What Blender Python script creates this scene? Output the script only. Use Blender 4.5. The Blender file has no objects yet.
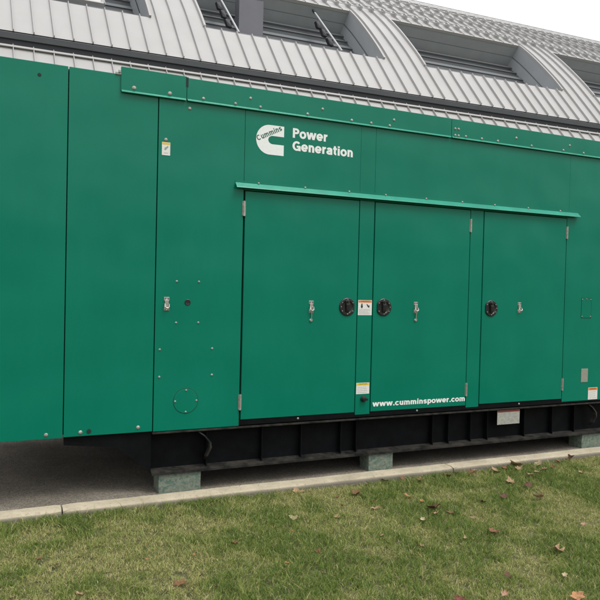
import bpy, bmesh, math, random
import numpy as np
from mathutils import Vector, Matrix

random.seed(7)
rng = np.random.default_rng(11)
SC = bpy.context.scene
COL = SC.collection
PI = math.pi

# ------------------------------------------------------------------ materials
def mat(name, col, rough=0.5, metal=0.0, spec=0.5, var=0.0, vscale=8.0, bump=0.0, bscale=60.0, bdist=0.002,
        col2=None, coat=0.0):
    m = bpy.data.materials.new(name); m.use_nodes = True
    nt = m.node_tree; N = nt.nodes; L = nt.links
    b = N['Principled BSDF']
    b.inputs['Base Color'].default_value = (*col, 1)
    b.inputs['Roughness'].default_value = rough
    b.inputs['Metallic'].default_value = metal
    b.inputs['Specular IOR Level'].default_value = spec
    b.inputs['Coat Weight'].default_value = coat
    b.inputs['Coat Roughness'].default_value = 0.25
    g = N.new('ShaderNodeNewGeometry')
    if var > 0 or col2:
        n = N.new('ShaderNodeTexNoise'); n.inputs['Scale'].default_value = vscale
        n.inputs['Detail'].default_value = 6; n.inputs['Roughness'].default_value = .6
        L.new(g.outputs['Position'], n.inputs['Vector'])
        r = N.new('ShaderNodeValToRGB')
        c2 = col2 or tuple(c * (1 + var) for c in col)
        c1 = col if col2 else tuple(c * (1 - var) for c in col)
        r.color_ramp.elements[0].position = .35; r.color_ramp.elements[0].color = (*c1, 1)
        r.color_ramp.elements[1].position = .68; r.color_ramp.elements[1].color = (*c2, 1)
        L.new(n.outputs['Fac'], r.inputs['Fac']); L.new(r.outputs['Color'], b.inputs['Base Color'])
    if bump > 0:
        n2 = N.new('ShaderNodeTexNoise'); n2.inputs['Scale'].default_value = bscale
        n2.inputs['Detail'].default_value = 5
        L.new(g.outputs['Position'], n2.inputs['Vector'])
        bp = N.new('ShaderNodeBump'); bp.inputs['Strength'].default_value = bump
        bp.inputs['Distance'].default_value = bdist
        L.new(n2.outputs['Fac'], bp.inputs['Height']); L.new(bp.outputs['Normal'], b.inputs['Normal'])
    return m

def paint_green(name, base):
    """enamel on folded sheet steel: faint grime, very shallow oil-canning"""
    m = bpy.data.materials.new(name); m.use_nodes = True
    nt = m.node_tree; N = nt.nodes; L = nt.links; b = N['Principled BSDF']
    b.inputs['Specular IOR Level'].default_value = .27
    g = N.new('ShaderNodeNewGeometry')
    mp = N.new('ShaderNodeMapping'); mp.inputs['Scale'].default_value = (1, 1, .35)
    L.new(g.outputs['Position'], mp.inputs['Vector'])
    n = N.new('ShaderNodeTexNoise'); n.inputs['Scale'].default_value = 2.3; n.inputs['Detail'].default_value = 8
    n.inputs['Roughness'].default_value = .62
    L.new(mp.outputs['Vector'], n.inputs['Vector'])
    r = N.new('ShaderNodeValToRGB')
    r.color_ramp.elements[0].position = .3; r.color_ramp.elements[0].color = (*[c * .93 for c in base], 1)
    r.color_ramp.elements[1].position = .75
    r.color_ramp.elements[1].color = (base[0] * 1.1 + .001, base[1] * 1.05 + .002, base[2] * 1.04 + .002, 1)
    L.new(n.outputs['Fac'], r.inputs['Fac'])
    # fine dust specks
    sp = N.new('ShaderNodeTexNoise'); sp.inputs['Scale'].default_value = 160; sp.inputs['Detail'].default_value = 3
    L.new(g.outputs['Position'], sp.inputs['Vector'])
    sr = N.new('ShaderNodeMapRange'); sr.inputs['From Min'].default_value = .62; sr.inputs['From Max'].default_value = .8
    sr.inputs['To Max'].default_value = .04
    L.new(sp.outputs['Fac'], sr.inputs['Value'])
    mx = N.new('ShaderNodeMix'); mx.data_type = 'RGBA'
    mx.inputs['B'].default_value = (.16, .2, .17, 1)
    L.new(sr.outputs['Result'], mx.inputs['Factor']); L.new(r.outputs['Color'], mx.inputs['A'])
    L.new(mx.outputs['Result'], b.inputs['Base Color'])
    rr = N.new('ShaderNodeMapRange'); rr.inputs['To Min'].default_value = .14; rr.inputs['To Max'].default_value = .26
    L.new(n.outputs['Fac'], rr.inputs['Value']); L.new(rr.outputs['Result'], b.inputs['Roughness'])
    w = N.new('ShaderNodeTexNoise'); w.inputs['Scale'].default_value = 1.7; w.inputs['Detail'].default_value = 1
    L.new(g.outputs['Position'], w.inputs['Vector'])
    b1 = N.new('ShaderNodeBump'); b1.inputs['Strength'].default_value = .6; b1.inputs['Distance'].default_value = .03
    L.new(w.outputs['Fac'], b1.inputs['Height'])
    o = N.new('ShaderNodeTexNoise'); o.inputs['Scale'].default_value = 320; o.inputs['Detail'].default_value = 2
    L.new(g.outputs['Position'], o.inputs['Vector'])
    b2 = N.new('ShaderNodeBump'); b2.inputs['Strength'].default_value = .10; b2.inputs['Distance'].default_value = .001
    L.new(o.outputs['Fac'], b2.inputs['Height']); L.new(b1.outputs['Normal'], b2.inputs['Normal'])
    L.new(b2.outputs['Normal'], b.inputs['Normal'])
    return m

M = {}
M['green'] = paint_green('green_enamel', (.0008, .168, .105))
M['lightened'] = mat('skylit_green_top_face', (.010, .27, .18), .28, spec=.6, var=.12, vscale=6)  # lighter copy of the enamel green; sky light put into the colour
M['emblem_green'] = mat('dark_green_vinyl', (.004, .10, .06), .5)
M['gap'] = mat('dark_interior', (.006, .02, .016), .8)
M['black'] = mat('black_skid_paint', (.003, .0036, .0044), .6, spec=.12, var=.4, vscale=9, bump=.3, bscale=90)
M['flange'] = mat('dusty_black_flange', (.006, .007, .0072), .6, spec=.2, col2=(.045, .041, .034), vscale=11, bump=.3)
M['blackplastic'] = mat('black_plastic', (.012, .012, .012), .38, bump=.15, bscale=200, bdist=.0005)
M['steel'] = mat('zinc_steel', (.62, .60, .56), .32, metal=.9, var=.25, vscale=70)
M['hinge'] = mat('hinge_steel', (.42, .40, .36), .45, metal=.6, var=.2, vscale=40)
M['bolt'] = mat('bolt_metal', (.34, .34, .30), .5, metal=.4, var=.25, vscale=30)
M['bolt_grey'] = mat('dull_rivet', (.28, .32, .28), .5, metal=.4, var=.25, vscale=30)
M['white'] = mat('white_vinyl', (.78, .80, .78), .5, var=.03, vscale=40)
M['sticker'] = mat('sticker_paper', (.70, .70, .66), .55, var=.06, vscale=60)
M['sticker_dirty'] = mat('weathered_label', (.42, .41, .36), .6, col2=(.26, .26, .22), vscale=35)
M['print'] = mat('grey_print', (.30, .30, .29), .6)
M['printdark'] = mat('black_print', (.03, .03, .03), .6)
M['orange'] = mat('orange_print', (.72, .20, .03), .5)
M['yellow'] = mat('yellow_print', (.72, .50, .03), .5)
M['red'] = mat('faded_red_print', (.22, .035, .03), .6)
M['plate'] = mat('grey_nameplate', (.36, .34, .28), .5, metal=.2, col2=(.24, .25, .20), vscale=90)
M['roof'] = mat('white_roof_metal', (.375, .366, .360), .42, var=.035, vscale=1.3, bump=.18, bscale=3, bdist=.01)
M['jamb'] = mat('grey_reveal_metal', (.36, .375, .395), .5, var=.05, vscale=2)
M['glass'] = mat('dark_skylight_glass', (.06, .065, .07), .3, spec=.6, var=.2, vscale=.6)
M['mull'] = mat('dark_mullion', (.13, .137, .145), .5)
M['gutter'] = mat('charcoal_gutter', (.042, .047, .051), .5, var=.12, vscale=2)
M['fascia'] = mat('dark_fascia', (.016, .018, .023), .6)  # shade under the gutter is put into the colour; strut fittings share it
M['column'] = mat('grey_steel_column', (.13, .13, .15), .5, var=.05, vscale=2)
M['strut'] = mat('strut_steel', (.42, .43, .44), .4, metal=.3)
M['guard'] = mat('snow_guard_steel', (.40, .40, .40), .45, metal=.2)
M['wall'] = mat('light_wall_panel', (.5, .49, .47), .6, var=.04, vscale=1)

def asphalt():
    m = mat('asphalt', (.14, .123, .096), .9, col2=(.21, .185, .148), vscale=2.2, bump=.8, bscale=140, bdist=.006)
    nt = m.node_tree; N = nt.nodes; L = nt.links; b = N['Principled BSDF']
    src = b.inputs['Base Color'].links[0].from_socket
    g = N.new('ShaderNodeNewGeometry')
    v = N.new('ShaderNodeTexVoronoi'); v.inputs['Scale'].default_value = 130
    L.new(g.outputs['Position'], v.inputs['Vector'])
    mr = N.new('ShaderNodeMapRange'); mr.inputs['From Max'].default_value = 1
    mr.inputs['To Min'].default_value = .55; mr.inputs['To Max'].default_value = 1.5
    sep = N.new('ShaderNodeSeparateColor'); L.new(v.outputs['Color'], sep.inputs['Color'])
    L.new(sep.outputs['Red'], mr.inputs['Value'])
    mx = N.new('ShaderNodeVectorMath'); mx.operation = 'SCALE'
    L.new(src, mx.inputs[0]); L.new(mr.outputs['Result'], mx.inputs['Scale'])
    L.new(mx.outputs['Vector'], b.inputs['Base Color'])
    return m
M['asphalt'] = asphalt()
M['soil'] = mat('thatch_and_soil', (.055, .065, .022), .95, col2=(.17, .165, .07), vscale=24, bump=1, bscale=120, bdist=.01)
M['far'] = mat('far_ground', (.09, .09, .07), .95, var=.2, vscale=.2)

def concrete():
    m = mat('kerb_concrete', (.35, .30, .215), .9, col2=(.50, .43, .315), vscale=5, bump=.6, bscale=130, bdist=.004)
    nt = m.node_tree; N = nt.nodes; L = nt.links; b = N['Principled BSDF']
    src = b.inputs['Base Color'].links[0].from_socket
    g = N.new('ShaderNodeNewGeometry')
    n = N.new('ShaderNodeTexNoise'); n.inputs['Scale'].default_value = 45; n.inputs['Detail'].default_value = 6
    L.new(g.outputs['Position'], n.inputs['Vector'])
    # the formed vertical face turns darker and greyer, blended in by height
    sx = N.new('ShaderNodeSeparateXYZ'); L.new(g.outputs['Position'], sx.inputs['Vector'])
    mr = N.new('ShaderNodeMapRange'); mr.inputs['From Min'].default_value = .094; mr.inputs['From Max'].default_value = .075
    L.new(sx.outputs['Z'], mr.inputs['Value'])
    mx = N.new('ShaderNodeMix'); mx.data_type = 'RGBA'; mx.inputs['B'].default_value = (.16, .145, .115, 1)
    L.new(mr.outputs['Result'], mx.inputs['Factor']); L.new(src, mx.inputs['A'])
    st = N.new('ShaderNodeMapRange'); st.inputs['From Min'].default_value = .56; st.inputs['From Max'].default_value = .72
    st.inputs['To Max'].default_value = .55
    L.new(n.outputs['Fac'], st.inputs['Value'])
    m2 = N.new('ShaderNodeMix'); m2.data_type = 'RGBA'; m2.inputs['B'].default_value = (.22, .18, .12, 1)
    L.new(st.outputs['Result'], m2.inputs['Factor']); L.new(mx.outputs['Result'], m2.inputs['A'])
    L.new(m2.outputs['Result'], b.inputs['Base Color'])
    return m
M['kerb'] = concrete()

def block_paint():
    m = bpy.data.materials.new('weathered_green_painted_timber'); m.use_nodes = True
    nt = m.node_tree; N = nt.nodes; L = nt.links; b = N['Principled BSDF']; b.inputs['Roughness'].default_value = .8
    g = N.new('ShaderNodeNewGeometry')
    mp = N.new('ShaderNodeMapping'); mp.inputs['Scale'].default_value = (.9, 1, 1.0)
    L.new(g.outputs['Position'], mp.inputs['Vector'])
    n = N.new('ShaderNodeTexNoise'); n.inputs['Scale'].default_value = 30; n.inputs['Detail'].default_value = 12
    n.inputs['Roughness'].default_value = .78; n.inputs['Distortion'].default_value = .15
    L.new(mp.outputs['Vector'], n.inputs['Vector'])
    r = N.new('ShaderNodeValToRGB'); e = r.color_ramp.elements
    e[0].position = .34; e[0].color = (.055, .115, .085, 1); e[1].position = .72; e[1].color = (.16, .13, .085, 1)
    for p_, c in ((.43, (.09, .15, .115, 1)), (.50, (.15, .19, .145, 1)), (.56, (.21, .23, .18, 1)), (.62, (.23, .22, .16, 1))):
        x = e.new(p_); x.color = c
    L.new(n.outputs['Fac'], r.inputs['Fac']); L.new(r.outputs['Color'], b.inputs['Base Color'])
    bp = N.new('ShaderNodeBump'); bp.inputs['Strength'].default_value = .6; bp.inputs['Distance'].default_value = .004
    L.new(n.outputs['Fac'], bp.inputs['Height']); L.new(bp.outputs['Normal'], b.inputs['Normal'])
    return m
M['block'] = block_paint()

def grass_mat():
    m = bpy.data.materials.new('grass_blades'); m.use_nodes = True
    nt = m.node_tree; N = nt.nodes; L = nt.links; b = N['Principled BSDF']; b.inputs['Roughness'].default_value = .6
    b.inputs['Specular IOR Level'].default_value = .25
    a = N.new('ShaderNodeAttribute'); a.attribute_name = 'tint'
    r = N.new('ShaderNodeValToRGB'); e = r.color_ramp.elements
    e[0].position = 0; e[0].color = (.080, .150, .028, 1); e[1].position = 1; e[1].color = (.66, .55, .31, 1)
    for p_, c in ((.25, (.165, .232, .048, 1)), (.48, (.27, .31, .08, 1)), (.66, (.37, .365, .145, 1)), (.82, (.50, .43, .22, 1))):
        x = e.new(p_); x.color = c
    L.new(a.outputs['Fac'], r.inputs['Fac']); L.new(r.outputs['Color'], b.inputs['Base Color'])
    tr = N.new('ShaderNodeBsdfTranslucent'); L.new(r.outputs['Color'], tr.inputs['Color'])
    ms = N.new('ShaderNodeMixShader'); ms.inputs['Fac'].default_value = .3
    L.new(b.outputs['BSDF'], ms.inputs[1]); L.new(tr.outputs['BSDF'], ms.inputs[2])
    L.new(ms.outputs['Shader'], N['Material Output'].inputs['Surface'])
    return m
M['grass'] = grass_mat()
for k, c in dict(brown=(.16, .075, .033), tan=(.30, .195, .105), dark=(.085, .038, .016), orange=(.34, .17, .07),
                 red=(.15, .045, .028), pink=(.34, .20, .125), beige=(.38, .30, .18)).items():
    M['leaf_' + k] = mat(k + '_dead_leaf', c, .75, var=.3, vscale=60, bump=.6, bscale=180, bdist=.002)

# ------------------------------------------------------------------ geometry helpers (world coordinates)
ORG = {}      # world origin of each object
def obj(name, bm, m, parent=None, smooth=False, origin=None):
    """link bm (built in world coordinates) as one mesh object, its origin at its own centre"""
    if isinstance(bm, bmesh.types.BMesh):
        me = bpy.data.meshes.new(name)
        bmesh.ops.recalc_face_normals(bm, faces=bm.faces)
        bm.to_mesh(me); bm.free()
    else:
        me = bm
    if origin is None:
        cs = [v.co for v in me.vertices]
        lo = Vector([min(c[i] for c in cs) for i in range(3)]); hi = Vector([max(c[i] for c in cs) for i in range(3)])
        origin = (lo + hi) / 2
        if parent is None: origin.z = lo.z
    origin = Vector(origin)
    me.transform(Matrix.Translation(-origin))
    if smooth:
        me.polygons.foreach_set('use_smooth', [True] * len(me.polygons))
    for mm in (m if isinstance(m, (list, tuple)) else [m]): me.materials.append(mm)
    o = bpy.data.objects.new(name, me); COL.objects.link(o)
    base = Vector((0, 0, 0))
    if parent is not None:
        o.parent = parent; base = ORG[parent.name]
    o.location = origin - base
    ORG[o.name] = origin.copy()
    return o
def empty(name, loc, label, cat, group=None):
    o = bpy.data.objects.new(name, None); COL.objects.link(o); o.location = loc; o.empty_display_size = .2
    ORG[o.name] = Vector(loc); tag(o, label, cat, group); return o
def tag(o, label=None, cat=None, group=None, kind=None):
    if label: o['label'] = label
    if cat: o['category'] = cat
    if group: o['group'] = group
    if kind: o['kind'] = kind
    return o
def B(): return bmesh.new()
def box(bm, x0, x1, y0, y1, z0, z1, bev=0):
    vs = [bm.verts.new((x, y, z)) for x in (x0, x1) for y in (y0, y1) for z in (z0, z1)]
    fs = [bm.faces.new([vs[i] for i in f]) for f in ((0, 1, 3, 2), (4, 6, 7, 5), (0, 4, 5, 1), (2, 3, 7, 6), (0, 2, 6, 4), (1, 5, 7, 3))]
    if bev:
        es = list({e for f in fs for e in f.edges})
        bmesh.ops.bevel(bm, geom=es, offset=bev, segments=2, profile=.6, affect='EDGES')
    return bm
def prism_x(bm, poly, x0, x1):
    """poly of (y,z) extruded along x"""
    a = [bm.verts.new((x0, y, z)) for y, z in poly]; b = [bm.verts.new((x1, y, z)) for y, z in poly]
    n = len(poly); bm.faces.new(a); bm.faces.new(b[::-1])
    for i in range(n): bm.faces.new((a[i], b[i], b[(i + 1) % n], a[(i + 1) % n]))
    return bm
def prism_y(bm, poly, y0, y1):
    """poly of (x,z) extruded along y"""
    a = [bm.verts.new((x, y0, z)) for x, z in poly]; b = [bm.verts.new((x, y1, z)) for x, z in poly]
    n = len(poly); bm.faces.new(a); bm.faces.new(b[::-1])
    for i in range(n): bm.faces.new((a[i], b[i], b[(i + 1) % n], a[(i + 1) % n]))
    return bm
def tube(bm, pts, r, n=10):
    rings = []
    for i, p in enumerate(pts):
        p = Vector(p); t = (Vector(pts[min(i + 1, len(pts) - 1)]) - Vector(pts[max(i - 1, 0)])).normalized()
        a = t.cross(Vector((0, 0, 1)) if abs(t.z) < .9 else Vector((1, 0, 0))).normalized(); b = t.cross(a)
        rr = r[i] if isinstance(r, (list, tuple)) else r
        rings.append([bm.verts.new(p + a * math.cos(2 * PI * k / n) * rr + b * math.sin(2 * PI * k / n) * rr) for k in range(n)])
    for A, C_ in zip(rings, rings[1:]):
        for k in range(n): bm.faces.new((A[k], A[(k + 1) % n], C_[(k + 1) % n], C_[k]))
    bm.faces.new(rings[0][::-1]); bm.faces.new(rings[-1])
    return bm
def lathe_y(bm, x, z, prof, n=20, flat=None):
    """prof of (radius, y) turned about the y axis through x,z; flat = (sign, distance) cuts a straight side"""
    rings = []
    for rad, y in prof:
        ring = []
        for k in range(n):
            cx = math.cos(2 * PI * k / n) * rad; cz = math.sin(2 * PI * k / n) * rad
            if flat and cx * flat[0] > flat[1]: cx = flat[1] * flat[0]
            ring.append(bm.verts.new((x + cx, y, z + cz)))
        rings.append(ring)
    for A, C_ in zip(rings, rings[1:]):
        for k in range(n): bm.faces.new((A[k], A[(k + 1) % n], C_[(k + 1) % n], C_[k]))
    bm.faces.new(rings[0][::-1]); bm.faces.new(rings[-1])
    return bm
def arc(cx, cz, rx, rz, a0, a1, n=14):
    return [(cx + rx * math.cos(math.radians(a0 + (a1 - a0) * k / n)), cz + rz * math.sin(math.radians(a0 + (a1 - a0) * k / n))) for k in range(n + 1)]
# heavy grotesque letters as centre-line strokes, in units of the cap height: (advance, [strokes]); T = stroke weight
T_ = .205
XH = .755
def _glyphs():
    h = T_ / 2; g = {}
    xr, zr = .225, (XH - T_) / 2 + .01; zc = XH / 2
    ring = arc(.33, zc, xr, zr, 0, 360, 28)
    g['o'] = (.66, [ring])
    g['P'] = (.70, [[(.17, 0), (.17, 1.0)], [(.17, 1 - h), (.38, 1 - h)] + arc(.38, .70, .20, 1 - h - .70, 90, -90, 12) + [(.17, .70 - (1 - h - .70))]])
    g['w'] = (.98, [[(.10, XH), (.29, 0.02)], [(.29, .02), (.48, XH - .02)], [(.50, XH - .02), (.69, .02)], [(.69, .02), (.88, XH)]])
    g['e'] = (.66, [arc(.33, zc, xr, zr, -38, -360, 26), [(.12, zc - .02), (.33 + xr + h * .6, zc - .02)]])
    g['r'] = (.46, [[(.16, 0), (.16, XH)], [(.16, XH * .52)] + arc(.40, XH * .50, .24, XH - h - XH * .50, 160, 84, 8)])
    g['G'] = (.84, [arc(.43, .50, .30, .50 - h, 42, 322, 26) , [(.43, .44), (.76, .44)], [(.70, .50), (.70, .0)]])
    g['n'] = (.66, [[(.16, 0), (.16, XH)], [(.16, .46)] + arc(.33, .46, .17, XH - h - .46, 180, 0, 12) + [(.50, 0)]])
    g['u'] = (.66, [[(.50, 0), (.50, XH)], [(.50, .30)] + arc(.33, .30, .17, .30 - h, 0, -180, 12) + [(.16, XH)]])
    g['m'] = (.98, [[(.16, 0), (.16, XH)], [(.16, .48)] + arc(.32, .48, .165, XH - h - .48, 180, 0, 10) + [(.485, 0)], [(.485, .48)] + arc(.65, .48, .165, XH - h - .48, 180, 0, 10) + [(.815, 0)]])
    g['a'] = (.64, [[(.11, .53)] + arc(.31, .51, .18, XH - h - .51, 160, 0, 10) + [(.49, 0)], arc(.30, .225, .19, .135, 62, 330, 20) + [(.49, .20)], [(.30, .40), (.49, .45)]])
    g['t'] = (.42, [[(.20, .96), (.20, .22)] + arc(.34, .22, .14, .22 - h, 180, 275, 6), [(.03, XH - h * .8), (.40, XH - h * .8)]])
    g['i'] = (.33, [[(.165, 0), (.165, XH)], [(.165, .83), (.165, 1.0)]])
    g['c'] = (.62, [arc(.33, zc, xr, zr, 40, 320, 24)])
    g['C'] = (.82, [arc(.43, .50, .30, .50 - h, 45, 315, 26)])
    g['s'] = (.60, [arc(.30, XH - h - .145, .175, .145, 20, 200, 12) + [(.24, .42), (.36, .34)] + arc(.30, h + .150, .185, .150, 20, -160, 12)[0:]])
    g['p'] = (.68, [[(.16, -.24), (.16, XH)], arc(.36, zc, .20, zr, 0, 360, 24)])
    g['.'] = (.33, [[(.165, 0), (.165, T_ * 1.05)]])
    g['W'] = g['w']; g[' '] = (.3, [])
    return g
GLY = _glyphs()
def ribbon(bm, pts, w, tf, yy):
    closed = len(pts) > 3 and (Vector(pts[0]) - Vector(pts[-1])).length < 1e-6
    P_ = [Vector(p) for p in (pts[:-1] if closed else pts)]; n = len(P_)
    Q = [P_[0]]
    for p in P_[1:]:
        if (p - Q[-1]).length > 1e-5: Q.append(p)
    P_ = Q; n = len(P_); L_ = []; R__ = []
    for i in range(n):
        if closed: d0 = (P_[i] - P_[i - 1]).normalized(); d1 = (P_[(i + 1) % n] - P_[i]).normalized()
        else:
            d0 = (P_[i] - P_[i - 1]).normalized() if i else None; d1 = (P_[i + 1] - P_[i]).normalized() if i < n - 1 else None
            d0 = d0 or d1; d1 = d1 or d0
        t = (d0 + d1)
        t = t.normalized() if t.length > 1e-4 else d0
        nn = Vector((-t.y, t.x)); k = 1 / max(.6, nn.dot(Vector((-d0.y, d0.x))))
        L_.append(P_[i] + nn * w / 2 * k); R__.append(P_[i] - nn * w / 2 * k)
    vl = [bm.verts.new(tf(p.x, p.y, yy)) for p in L_]; vr = [bm.verts.new(tf(p.x, p.y, yy)) for p in R__]
    for i in range(n if closed else n - 1):
        j = (i + 1) % n
        bm.faces.new((vl[i], vl[j], vr[j], vr[i]))
def text_mesh(body, x, z, height, y, width=None, bold=0.0, rot=0.0, m=None, name='lettering', parent=None, depth=.0, weight=1.0):
    """printed lettering on the plane facing -y; x,z = left baseline; height = cap height"""
    caps = body.isupper()
    if caps:      # tiny sticker headings, built-in font
        c = bpy.data.curves.new(name, 'FONT'); c.body = body; c.size = 1
        t = bpy.data.objects.new(name, c); COL.objects.link(t); bpy.context.view_layer.update()
        me = bpy.data.meshes.new_from_object(t.evaluated_get(bpy.context.evaluated_depsgraph_get()))
        COL.objects.unlink(t); bpy.data.objects.remove(t); bpy.data.curves.remove(c)
        xs = [v.co.x for v in me.vertices]; x0, x1 = min(xs), max(xs)
        for v in me.vertices: v.co = Vector((x + (v.co.x - x0) * width / (x1 - x0), y, z + v.co.y * height / .7))
        return obj(name, me, m, parent)
    adv = sum(GLY[ch][0] for ch in body) * height
    first = .17 - T_ / 2
    sx = (width / (adv - first * 2 * height)) if width else 1
    cr, sr = math.cos(rot), math.sin(rot); bm = B(); cur = -first; k = 0
    for ch in body:
        a_, strokes = GLY[ch]
        def tf(u, v, yy, cur=cur):
            a = (u + cur) * height * sx; b = v * height
            return (x + a * cr - b * sr, yy, z + a * sr + b * cr)
        for st_ in strokes:
            ribbon(bm, st_, T_ * weight, tf, y - .00006 * (k % 5)); k += 1
        cur += a_
    return obj(name, bm, m, parent)

# ------------------------------------------------------------------ the generator
gen = empty('generator', (3.1, 1.2, -.03),
            'large green steel generator enclosure on a black skid, raised on painted blocks beside the kerb', 'generator')
G = M['green']
XL, XR, YB = -.55, 7.6, 2.4
bm = B(); box(bm, XL + .02, XR - .02, .034, YB, .475, 3.13); obj('enclosure_body', bm, [M['gap']], gen)
bm = B(); box(bm, XL, XR, YB + .002, YB + .03, .46, 3.16, .004); obj('rear_panel', bm, G, gen)
bm = B(); box(bm, XL - .03, XL - .002, .0, YB, .46, 3.16, .004); obj('end_panel', bm, G, gen)
bm = B(); box(bm, XR + .002, XR + .03, .0, YB, .46, 3.16, .004); obj('end_panel', bm, G, gen)
bm = B(); prism_x(bm, [(.036, 3.135), (.036, 3.150), (1.2, 3.19), (YB - .01, 3.150), (YB - .01, 3.135)], XL, XR); obj('top_cover', bm, G, gen)

def panel(x0, x1, z0, z1, name='side_panel', y=0.0, par=None, t=.03, g=.0035, bev=.0035):
    bm = B(); box(bm, x0 + g, x1 - g, y, y + t, z0, z1, bev)
    return obj(name, bm, G, par or gen)
panel(XL, .337, .456, 3.158)
panel(.337, .988, .460, 3.158, y=.002)
panel(.988, 1.689, .457, 3.04)
# above the doors: three sheets with hairline joints
panel(1.687, 2.756, 2.376, 3.04, g=.0008, bev=.0015)
panel(2.756, 2.906, 2.376, 3.04, g=.0008, bev=.0015, y=.0004)
panel(2.906, 5.208, 2.376, 3.04, g=.0008, bev=.0015)
panel(5.188, 5.209, .478, 2.375, g=.0005, bev=.0008, name='door_post', y=.0002)
panel(5.208, XR, .478, 3.04, g=.0008, bev=.0015, y=.0004)
# door posts
panel(2.757, 2.911, .484, 2.374, 'door_post', g=.0035)
panel(3.961, 4.119, .484, 2.374, 'door_post', g=.0035)
# small bridge strip where the lower side panel meets the door column
# doors
bolts_n = [0]
BOLT = {}
def bolt(x, z, par, r=.0115, y=0.0, m='bolt', h=.007, name='bolt'):
    key = (round(r, 4), m, round(h, 4))
    if key not in BOLT:
        bm = B()
        lathe_y(bm, 0, 0, [(r * 1.12, .0), (r * 1.12, -.0014), (r * .80, -.0018), (r * .76, -h * .72), (r * .62, -h * .86), (r * .2, -h * .9)], 12)
        bmesh.ops.recalc_face_normals(bm, faces=bm.faces)
        me = bpy.data.meshes.new('bolt'); bm.to_mesh(me); bm.free(); me.materials.append(M[m])
        me.polygons.foreach_set('use_smooth', [True] * len(me.polygons)); BOLT[key] = me
    o = bpy.data.objects.new(name, BOLT[key]); COL.objects.link(o); o.parent = par
    o.location = Vector((x, y, z)) - ORG[par.name]; ORG[o.name] = Vector((x, y, z))
    return o
def hinge(x, z0, z1, par):
    bm = B()
    tube(bm, [(x, -.008, z0), (x, -.008, z1)], .0085, 10)
    box(bm, x - .014, x + .014, -.0045, -.001, z0 + .004, z1 - .004, .001)
    for k in (.33, .66): tube(bm, [(x, -.008, z0 + (z1 - z0) * k - .001), (x, -.008, z0 + (z1 - z0) * k + .001)], .0095, 10)
    return obj('hinge', bm, M['hinge'], par)
def paddle_handle(x, z, side, par):
    """round flush paddle lock: dished disc with one straight side, recessed cup, lever and six screws"""
    bm = B(); R_ = .078
    lathe_y(bm, x, z, [(R_, -.003), (R_, -.010), (R_ * .93, -.014), (R_ * .72, -.0145), (R_ * .60, -.0075), (R_ * .3, -.0065)], 40, (side, R_ * .86))
    h = obj('handle', bm, M['blackplastic'], par, smooth=False)
    bm = B()
    prof = [(-.008, .064), (-.019, .052), (-.026, .02), (-.022, -.03), (-.012, -.058), (-.006, -.062)]
    a = []
    for s in (-.017, .017):
        a.append([bm.verts.new((x + s * (1 + .15 * math.cos(i)), y, z + dz)) for i, (y, dz) in enumerate(prof)])
    for i in range(len(prof) - 1): bm.faces.new((a[0][i], a[0][i + 1], a[1][i + 1], a[1][i]))
    for q in a: bm.faces.new(q)
    bm.faces.new((a[0][0], a[1][0], a[1][-1], a[0][-1]))
    bmesh.ops.bevel(bm, geom=bm.edges[:], offset=.003, segments=2, affect='EDGES')
    # the key barrel
    lathe_y(bm, x, z + .046, [(.012, -.012), (.012, -.030), (.009, -.031)], 16)
    join_into(h, bm)
    bm = B()
    for ang in (35, 90, 145, 215, 270, 325):
        rx = math.cos(math.radians(ang + 15 * 0)) * R_ * .80; rz = math.sin(math.radians(ang)) * R_ * .80
        lathe_y(bm, x + rx, z + rz, [(.0048, -.013), (.0048, -.0165), (.003, -.018)], 10)
    sx = -side
    lathe_y(bm, x + sx * R_ * .8, z, [(.0048, -.013), (.0048, -.0165), (.003, -.018)], 10)
    join_into(h, bm, M['bolt_grey'])
    return h
def join_into(o, bm, m=None):
    """append bm (world coords) to the mesh of o"""
    idx = 0
    if m is not None:
        if m.name not in [x.name for x in o.data.materials]: o.data.materials.append(m)
        idx = [x.name for x in o.data.materials].index(m.name)
    bmesh.ops.recalc_face_normals(bm, faces=bm.faces)
    for f in bm.faces: f.material_index = idx
    bmesh.ops.translate(bm, verts=bm.verts, vec=-ORG[o.name])
    b2 = B(); b2.from_mesh(o.data)
    tmp = bpy.data.meshes.new('tmp'); bm.to_mesh(tmp); bm.free(); b2.from_mesh(tmp); bpy.data.meshes.remove(tmp)
    b2.to_mesh(o.data); b2.free()
def hasp(x, z, par, pin=True, y0=-.0005):
    bm = B()
    box(bm, x - .021, x + .021, y0 - .004, y0, z + .052, z + .080, .001)
    box(bm, x - .015, x + .015, y0 - .011, y0 - .003, z + .008, z + .058, .0015)
    box(bm, x - .020, x + .020, y0 - .005, y0, z - .024, z + .014, .001)
    tube(bm, [(x - .016, y0 - .018, z + .028), (x - .016, y0 - .026, z + .004), (x, y0 - .030, z - .004), (x + .016, y0 - .026, z + .004), (x + .016, y0 - .018, z + .028)], .0045, 8)
    h = obj('latch', bm, M['steel'], par)
    bm = B()
    for dx, dz in ((-.012, .066), (.012, .066), (-.012, -.016), (.012, -.016)):
        lathe_y(bm, x + dx, z + dz, [(.0045, y0 - .004), (.0045, y0 - .0075), (.002, y0 - .0085)], 8)
    join_into(h, bm, M['blackplastic'])
    if pin:
        bm = B()
        tube(bm, [(x - .002, y0 - .018, z - .0), (x + .001, y0 - .014, z - .045), (x, y0 - .012, z - .078)], .0042, 8)
        lathe_y(bm, x, z - .086, [(.013, y0 - .003), (.0145, y0 - .009), (.011, y0 - .014)], 14)
        join_into(h, bm, M['steel'])
    return h

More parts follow.
